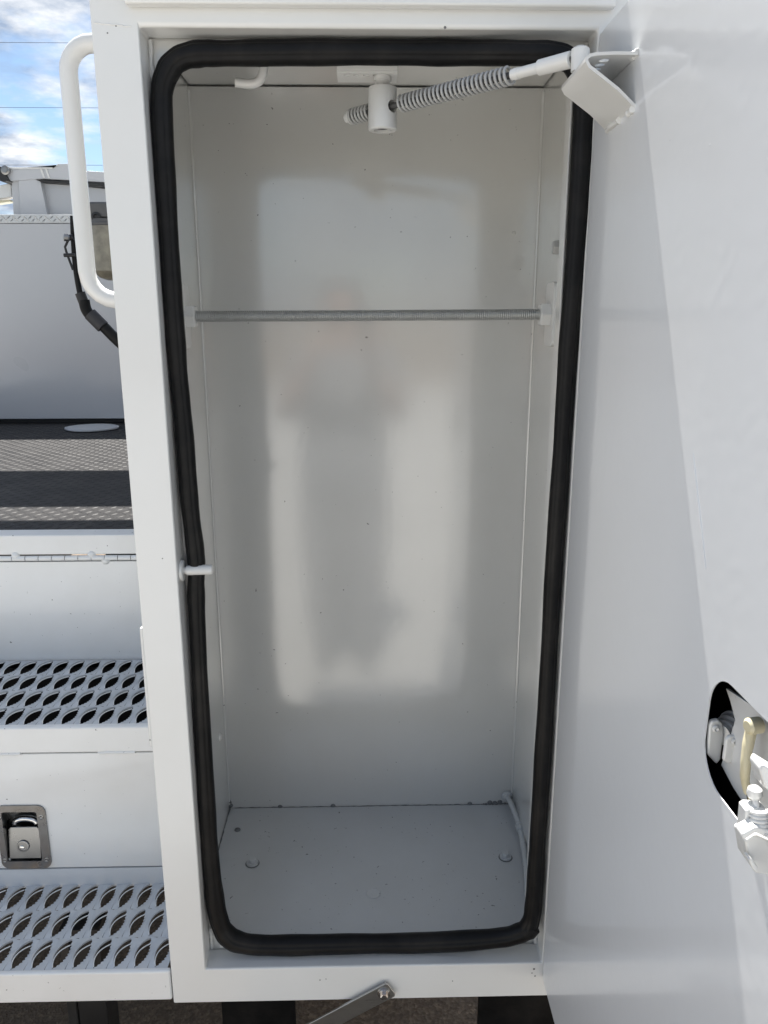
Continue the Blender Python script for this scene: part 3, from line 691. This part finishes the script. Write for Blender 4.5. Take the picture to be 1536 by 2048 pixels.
# ------------------------------------------------------------------ big cross box at the front of the bed
BXY = 2.448
box = thing('cross_box', 'large white steel box with a tread plate rim standing across the bed', 'tool box', (-0.9, 2.8, PZ))
MB().box((-1.948, BXY, PZ+0.016), (-0.36, 3.20, 2.048)).obj('box_body', P_SHADE, box, bevel=0.004)
MB().box((-1.93, BXY+.03, PZ-.0035), (-0.40, 3.17, PZ+.0155)).obj('box_base', BLACK, box)
MB().box((-1.952, BXY-.004, 2.0485), (-0.356, 3.205, 2.083)).obj('lid_rim', TREADCAP, box, bevel=0.002)
rl = MB(); i = 0; x = -1.93
while x < -0.37:
    for zc_, s_ in ((2.060, 1), (2.072, -1)):
        an_ = math.radians(38)*(s_ if i % 2 else -s_); a_ = Vector((math.cos(an_), 0, math.sin(an_))); b_ = Vector((-a_.z, 0, a_.x)); c_ = Vector((x+(0.011 if s_ < 0 else 0), BXY-.0042, zc_))
        rl.add([c_-a_*.011, c_+b_*.0035, c_+a_*.011, c_-b_*.0035, c_-a_*.005+Vector((0, -.0025, 0)), c_+a_*.005+Vector((0, -.0025, 0))], [(0, 4, 1), (1, 4, 5, 2), (2, 5, 3), (3, 5, 4, 0)])
    x += 0.023; i += 1
rl.obj('rim_lugs', TREADCAP, box, kind='stuff', smooth=0)
# oval cover plate lying on the bed
ov = thing('cover_plate', 'small pale oval plate lying on the black bed before the white box', 'plate', (-1.21, 2.25, PZ))
oc = [(-1.21+.105*math.cos(a_/32*2*PI)*(1+.1*math.cos(a_/32*4*PI)), 2.25+.105*math.sin(a_/32*2*PI), PZ-.001) for a_ in range(32)]
MB().prism(oc, (0, 0, .008)).obj('plate', P_SHADE, ov, bevel=.002)
# ------------------------------------------------------------------ folded boom on the cross box
bo = thing('folded_boom', 'folded grey white lifting boom seen above the white box, beside the grab handle', 'boom', (-1.4, 2.8, 2.083))
q = lambda u, v: pt(u, v, Y=2.75)
def slab(px, y, d, name, mat, bev=.003): return MB().prism([pt(u, v, Y=y) for u, v in px], (0, d, 0)).obj(name, mat, bo, bevel=bev)
slab([(10, 336), (106, 336), (116, 328), (135, 327), (150, 340), (330, 352), (330, 372), (88, 358), (20, 362), (8, 350)], 2.70, .16, 'boom_beam', P_SHADE)
slab([(10, 334.5), (108, 335), (116, 327), (116, 330), (104, 337), (10, 337.5)], 2.694, .006, 'beam_flange', P_FACE, .001)
slab([(70, 359), (330, 371), (330, 388), (205, 373), (120, 366), (84, 364)], 2.69, .14, 'boom_pad', BLACK)
slab([(23, 361), (37, 359), (46, 436), (27, 436)], 2.72, .12, 'boom_post', P_SHADE)
slab([(36, 359), (80, 358), (96, 436), (42, 436)], 2.705, .14, 'post_plate', P_SHADE)
slab([(80, 364), (340, 390), (340, 440), (92, 440)], 2.74, .10, 'boom_guard', P_SHADE)
slab([(-30, 330), (4, 333), (12, 352), (18, 362), (6, 364), (-30, 350)], 2.68, .10, 'hinge_block', BLACK)
pv = pt(12, 341, Y=2.69); MB().lathe(pv, (0, -1, 0), [(0, .020), (.010, .020), (.012, .012), (.016, .012)], 20).obj('pivot_pin', STEEL2, bo)
slab([(-40, 378), (22, 366), (22, 394), (-40, 404)], 2.76, .05, 'boom_strut', P_FACE)
slab([(-40, 404), (20, 399), (20, 403), (-40, 412)], 2.755, .05, 'strut_edge', P_CREAM, .001)
for a_, b_ in ((80, 84), (90, 94)):
    slab([(a_, 338), (b_, 338), (b_+6, 356), (a_+6, 356)], 2.695, .006, 'beam_strap', P_HW, .001)
# ------------------------------------------------------------------ air filter on the side body
fy = 0.80; fc = pt(222, 505, Y=fy); ztop = pt(200, 449, Y=fy).z; zbot = pt(200, 545, Y=fy).z
af = thing('air_filter', 'air line filter with a tinted bowl and metal head, behind the grab handle', 'filter', (fc.x, fy, zbot-0.02))
R_ = 0.044
MB().lathe((fc.x, fy, zbot-.018), (0, 0, 1), [(0, .012), (.006, .030), (.018, R_*.94), (.020, R_), (ztop-zbot+.012, R_*1.02)], 36).obj('bowl', BOWL, af)
MB().lathe((fc.x, fy, ztop-.006), (0, 0, 1), [(0, R_*1.02), (.001, R_*1.06), (.006, R_*1.06), (.007, R_*1.02), (.015, R_*1.0)], 36).obj('bowl_ring', CORE, af)
hd0 = pt(178, 449, Y=fy-.03); hd1 = pt(250, 425, Y=fy-.03)
MB().box((hd0.x, fy-.034, ztop+.010), (fc.x+.06, fy+.034, ztop+.046)).obj('filter_head', CORE, af, bevel=.006, seg=3)
MB().lathe(pt(193, 434, Y=fy-.034), (0, -1, 0), [(0, .011), (.003, .011), (.004, .006), (.001, .005)], 18).obj('port_plug', BLACK, af)
MB().cyl((fc.x+.06, fy, ztop+.03), (-0.356, fy, ztop+.03), 0.014, 16).obj('mounting_pipe', STEEL2, af)
MB().box((-0.372, fy-.05, ztop-.03), (-0.3565, fy+.05, ztop+.08)).obj('mounting_plate', STEEL2, af)
# black hose with a little lever valve
hs = thing('black_hose', 'black hose with a small lever valve running down behind the grab handle', 'hose', pt(150, 500, Y=.86))
h1 = [pt(u, v, Y=.86) for u, v in ((146, 432), (147, 470), (150, 520), (155, 560), (161, 592))]
MB().tube(smooth_path(h1, 4), .0070, 12).obj('thin_hose', RUBBER, hs)
MB().cyl(pt(160, 586, Y=.86), pt(168, 606, Y=.86), .0125, 14).obj('hose_fitting', BLACK, hs)
h2 = [pt(u, v, Y=.86) for u, v in ((168, 600), (172, 618), (182, 632), (206, 652), (236, 682), (290, 730))]
MB().tube(smooth_path(h2, 4), .0135, 14).obj('hose_tail', RUBBER, hs)
MB().cyl(pt(180, 628, Y=.855), pt(206, 654, Y=.855), .0165, 14).obj('hose_sleeve', plain('dark_grey_sleeve', (.03, .03, .033), .6), hs)
MB().lathe(pt(139, 476, Y=.845), (-1, -.4, .1), [(0, .006), (.004, .009), (.012, .009), (.014, .004)], 12).obj('valve_knob', STEEL2, hs)
MB().cyl(pt(146, 474, Y=.85), pt(136, 476, Y=.85), .007, 12).obj('valve_stem', BLACK, hs)
lvp = [pt(u, v, Y=.85) for u, v in ((136, 481), (130, 494), (133, 505), (140, 524), (146, 540))]
MB().tube(lvp, .0030, 8).obj('valve_lever', BLACK, hs)
MB().cyl(pt(128, 510.5, Y=.85), pt(150, 510, Y=.85), .0045, 10).obj('valve_pin', BLACK, hs)
# ------------------------------------------------------------------ rack over the bed: throws the stripes of shade
rk = thing('overhead_rack', 'white overhead rack of two plank decks standing high over the truck bed', 'rack', (-1.0, 2.6, 2.085))
RZ = 2.932
def rack_deck(y0, y1):
    d = MB().box((-1.86, y0, RZ), (-0.40, y1, RZ+.03)).obj('rack_deck', P_STEP, rk, bevel=.003)
rack_deck(1.276, 1.628); rack_deck(1.776, 2.250)
for x in (-1.84, -0.42):
    MB().box((x-.02, 1.25, RZ-.045), (x+.02, 3.1, RZ-.002)).obj('rack_rail', P_STEP, rk)
    MB().box((x-.02, 2.9, 2.084), (x+.02, 2.94, RZ-.046)).obj('rack_post', P_STEP, rk)
# ------------------------------------------------------------------ hanging things under the truck
def flap(x0, x1, y, z0, z1, label):
    t_ = thing('mud_flap', label, 'mud flap', ((x0+x1)/2, y, z0), 'mud flaps under the truck')
    MB().prism([(x0, y, z0), (x1, y, z0), (x1, y, z1), (x0+.03, y, z1), (x0+.012, y, z1-.006), (x0+.002, y, z1-.02)], (0, .012, 0)).obj('flap', RUBBER, t_, bevel=.002)
    MB().box((x0+.03, y+.013, z1-.03), (x1-.01, y+.04, ZB-.001)).obj('flap_bracket', BLACK, t_)
flap(-0.325, -0.168, 0.20, 0.06, 0.445, 'black rubber mud flap under the left half of the cabinet')
flap(0.222, 0.50, 0.20, 0.06, 0.445, 'black rubber mud flap under the open door beside the hinge')
sb_ = thing('step_bracket', 'black steel bracket hanging under the lower step bumper', 'bracket', (-0.59, .18, .1))
MB().box((-0.612, 0.17, 0.12), (-0.552, 0.23, 0.465)).obj('bracket_post', BLACK, sb_, bevel=.003)
MB().box((-0.632, 0.166, 0.12), (-0.6125, 0.236, 0.465)).obj('bracket_side', plain('dark_steel', (.05, .05, .05), .4, .5), sb_, bevel=.002)

# ------------------------------------------------------------------ beyond the truck: wires, poles, trees
WOOD = plain('weathered_pole', (0.16, 0.12, 0.09), .85, 0, .3, 8, .2, 30)
WIRE = plain('power_line', (0.05, 0.05, 0.055), .5)
LEAF = plain('leaf_green', (0.045, 0.075, 0.025), .6, 0, .5, 1.5)
BARK = plain('bark', (0.09, 0.07, 0.05), .9, 0, .3, 10)
for X_, nm in ((-46., 'wooden utility pole far out left of the truck'), (46., 'wooden utility pole far out right of the truck')):
    p_ = thing('utility_pole', nm, 'utility pole', (X_, 30, 0), 'utility poles carrying the wires')
    MB().cyl((X_, 30, 0), (X_, 30, 12.4), .16, 14, r2=.11).obj('pole', WOOD, p_)
    MB().box((X_-.06, 28.9, 11.25), (X_+.06, 31.1, 11.4)).obj('cross_arm', WOOD, p_)
for v_, lab in ((85, 'topmost thin power line across the cloudy sky'), (215, 'second thin power line from the top, across the clouds'), (330, 'lowest thin power line just above the folded boom')):
    a_ = pt(10, v_, Y=30)
    MB().tube([(-46+92*i/40, 30, a_.z+0.75*((-46+92*i/40+13)/33)**2*0.25) for i in range(41)], .007, 6).obj('power_line', WIRE, label=lab, cat='power line', group='power lines')
def tree(x, y, h, seed, lab):
    r_ = random.Random(seed); t_ = thing('leafy_tree', lab, 'tree', (x, y, 0), 'distant trees')
    tm = MB().tube([(x, y, 0), (x+.05, y, h*.3), (x-.05, y+.05, h*.6)], [.22, .16, .08], 10)
    for i in range(6):
        a_ = r_.uniform(0, 2*PI); tm.tube([(x, y, h*(.3+.06*i)), (x+math.cos(a_)*h*.22, y+math.sin(a_)*h*.22, h*(.55+.06*i))], [.07, .02], 6)
    tm.obj('trunk', BARK, t_)
    lf = MB()
    cl = [(Vector((r_.gauss(0, .17)*h, r_.gauss(0, .17)*h, h*r_.uniform(.35, .92))), r_.uniform(.07, .13)*h) for _ in range(26)]
    for c_, s_ in cl:
        for _ in range(110):
            d_ = Vector((r_.gauss(0, 1), r_.gauss(0, 1), r_.gauss(0, 1))).normalized()*s_*r_.uniform(.4, 1)
            p_ = Vector((x, y, 0))+c_+d_; a_ = Vector((r_.gauss(0, 1), r_.gauss(0, 1), r_.gauss(0, 1))).normalized(); b_ = a_.orthogonal().normalized()
            lf.add([p_-a_*.11, p_+b_*.06, p_+a_*.11, p_-b_*.06], [(0, 1, 2, 3)])
    lf.obj('crown', LEAF, t_, smooth=0)
tree(-19.6, 40, 7.0, 3, 'distant green tree at the left edge, above the white box')
tree(-22.5, 42, 7.6, 5, 'taller distant green tree farther left beyond the truck')
tree(-16.6, 43, 6.8, 8, 'distant green tree hidden behind the folded boom')

# ------------------------------------------------------------------ the person taking the picture (seen as a soft reflection in the back wall)
def person():
    V = []; R_ = []; E = []
    def a(p, r, par=None):
        V.append(Vector(p)); R_.append(r if isinstance(r, tuple) else (r, r))
        if par is not None: E.append((par, len(V)-1))
        return len(V)-1
    px, py = -0.115, -1.45
    pel = a((px, py, .97), (.21, .15)); sp1 = a((px, py, 1.12), (.205, .15), pel); sp2 = a((px, py-.005, 1.28), (.215, .155), sp1); ch = a((px, py, 1.43), (.20, .13), sp2)
    nk = a((px, py+.03, 1.545), .062, ch); hb = a((px, py+.055, 1.63), (.078, .09), nk); hm = a((px, py+.065, 1.715), (.088, .105), hb); ht = a((px, py+.06, 1.775), (.07, .08), hm)
    a((px, py+.160, 1.69), .013, hm)
    for s_ in (-1, 1):
        sh = a((px+s_*.185, py, 1.455), .080, ch); el = a((px+s_*.255, py+.11, 1.215), .062, sh); fo = a((px+s_*.18, py+.20, 1.36), .052, el); wr = a((px+s_*.105, py+.285, 1.52), .029, fo)
        X0 = -0.0072; pm = a((X0+s_*.062, py+.325, 1.565), (.034, .02), wr)
        for i, (dz, ln) in enumerate(((.050, .95), (.028, 1.05), (.006, 1.0), (-.016, .8))):
            k = a((X0+s_*(.058), py+.338, 1.575+dz), .0095, pm); k2 = a((X0+s_*.046, py+.362, 1.580+dz*1.05), .0085, k); a((X0+s_*(.046-.016*ln), py+.367, 1.582+dz*1.05), .0072, k2)
        t1 = a((X0+s_*.052, py+.318, 1.60), .012, pm); a((X0+s_*.030, py+.336, 1.625), .0095, t1)
        hp = a((px+s_*.100, py, .88), .125, pel); kn_ = a((px+s_*.090, py+.015, .50), .115, hp); ca = a((px+s_*.090, py-.015, .34), .105, kn_); an_ = a((px+s_*.092, py-.02, .10), .085, ca)
        he = a((px+s_*.095, py-.02, .050), (.046, .046), an_); a((px+s_*.105, py+.15, .040), (.042, .033), he)
    me = bpy.data.meshes.new('person'); me.from_pydata(V, E, []); o = bpy.data.objects.new('person', me); COL.objects.link(o)
    sk = o.modifiers.new('skin', 'SKIN')
    for i, d in enumerate(me.skin_vertices[0].data): d.radius = R_[i]
    me.skin_vertices[0].data[0].use_root = True
    ss = o.modifiers.new('sub', 'SUBSURF'); ss.levels = 2; ss.render_levels = 2
    bpy.context.view_layer.update()
    nm = bpy.data.meshes.new_from_object(o.evaluated_get(bpy.context.evaluated_depsgraph_get()))
    o.modifiers.clear(); o.data = nm; bpy.data.meshes.remove(me); nm.name = 'person'; nm.materials.clear()
    for mt in (plain('skin', (.42, .27, .20), .5), plain('grey_shirt', (.17, .175, .185), .9), plain('grey_trousers', (.15, .155, .165), .9), plain('dark_shoes', (.03, .028, .026), .6)): nm.materials.append(mt)
    for p in nm.polygons:
        c_ = p.center; ax_ = abs(c_.x-px); p.use_smooth = True
        p.material_index = 3 if c_.z < .11 else 2 if (c_.z < .99 and ax_ < .27) else 1 if (c_.z < 1.525 and not (c_.y > py+.165)) else 0
    WO[o.name] = Vector((0, 0, 0))
    tag(o, 'person in grey shirt and trousers holding up a phone, mirrored in back wall', 'person')
    hr = MB()
    hr.lathe((px, py+.045, 1.735), (0, -.12, 1), [(-.035, .090), (-.01, .095), (.03, .090), (.055, .072), (.070, .045), (.077, .012)], 24)
    hr.obj('hair', plain('brown_hair', (.035, .025, .018), .7, 0, .3, 60), o)
    ph = MB().prism([(a_, -1.1400, b_) for a_, b_ in rrect(-.0072-.036, -.0072+.036, 1.532, 1.678, .009)], (0, -.008, 0)).obj('mobile_phone', BLACK, bevel=.0015,
        label='black mobile phone held up in both hands before the open cabinet', cat='phone')
    MB().prism([(a_, -1.1484, b_) for a_, b_ in rrect(-.0072-.0335, -.0072+.0335, 1.535, 1.675, .007)], (0, -.0004, 0)).obj('screen', plain('phone_screen', (.02, .02, .022), .1), ph)
    MB().cyl((-.0072-.0, -1.1385, 1.655), (-.0072, -1.1400, 1.655), .008, 20).obj('lens_ring', BLACK, ph)
person()
print('objects', len(bpy.data.objects))
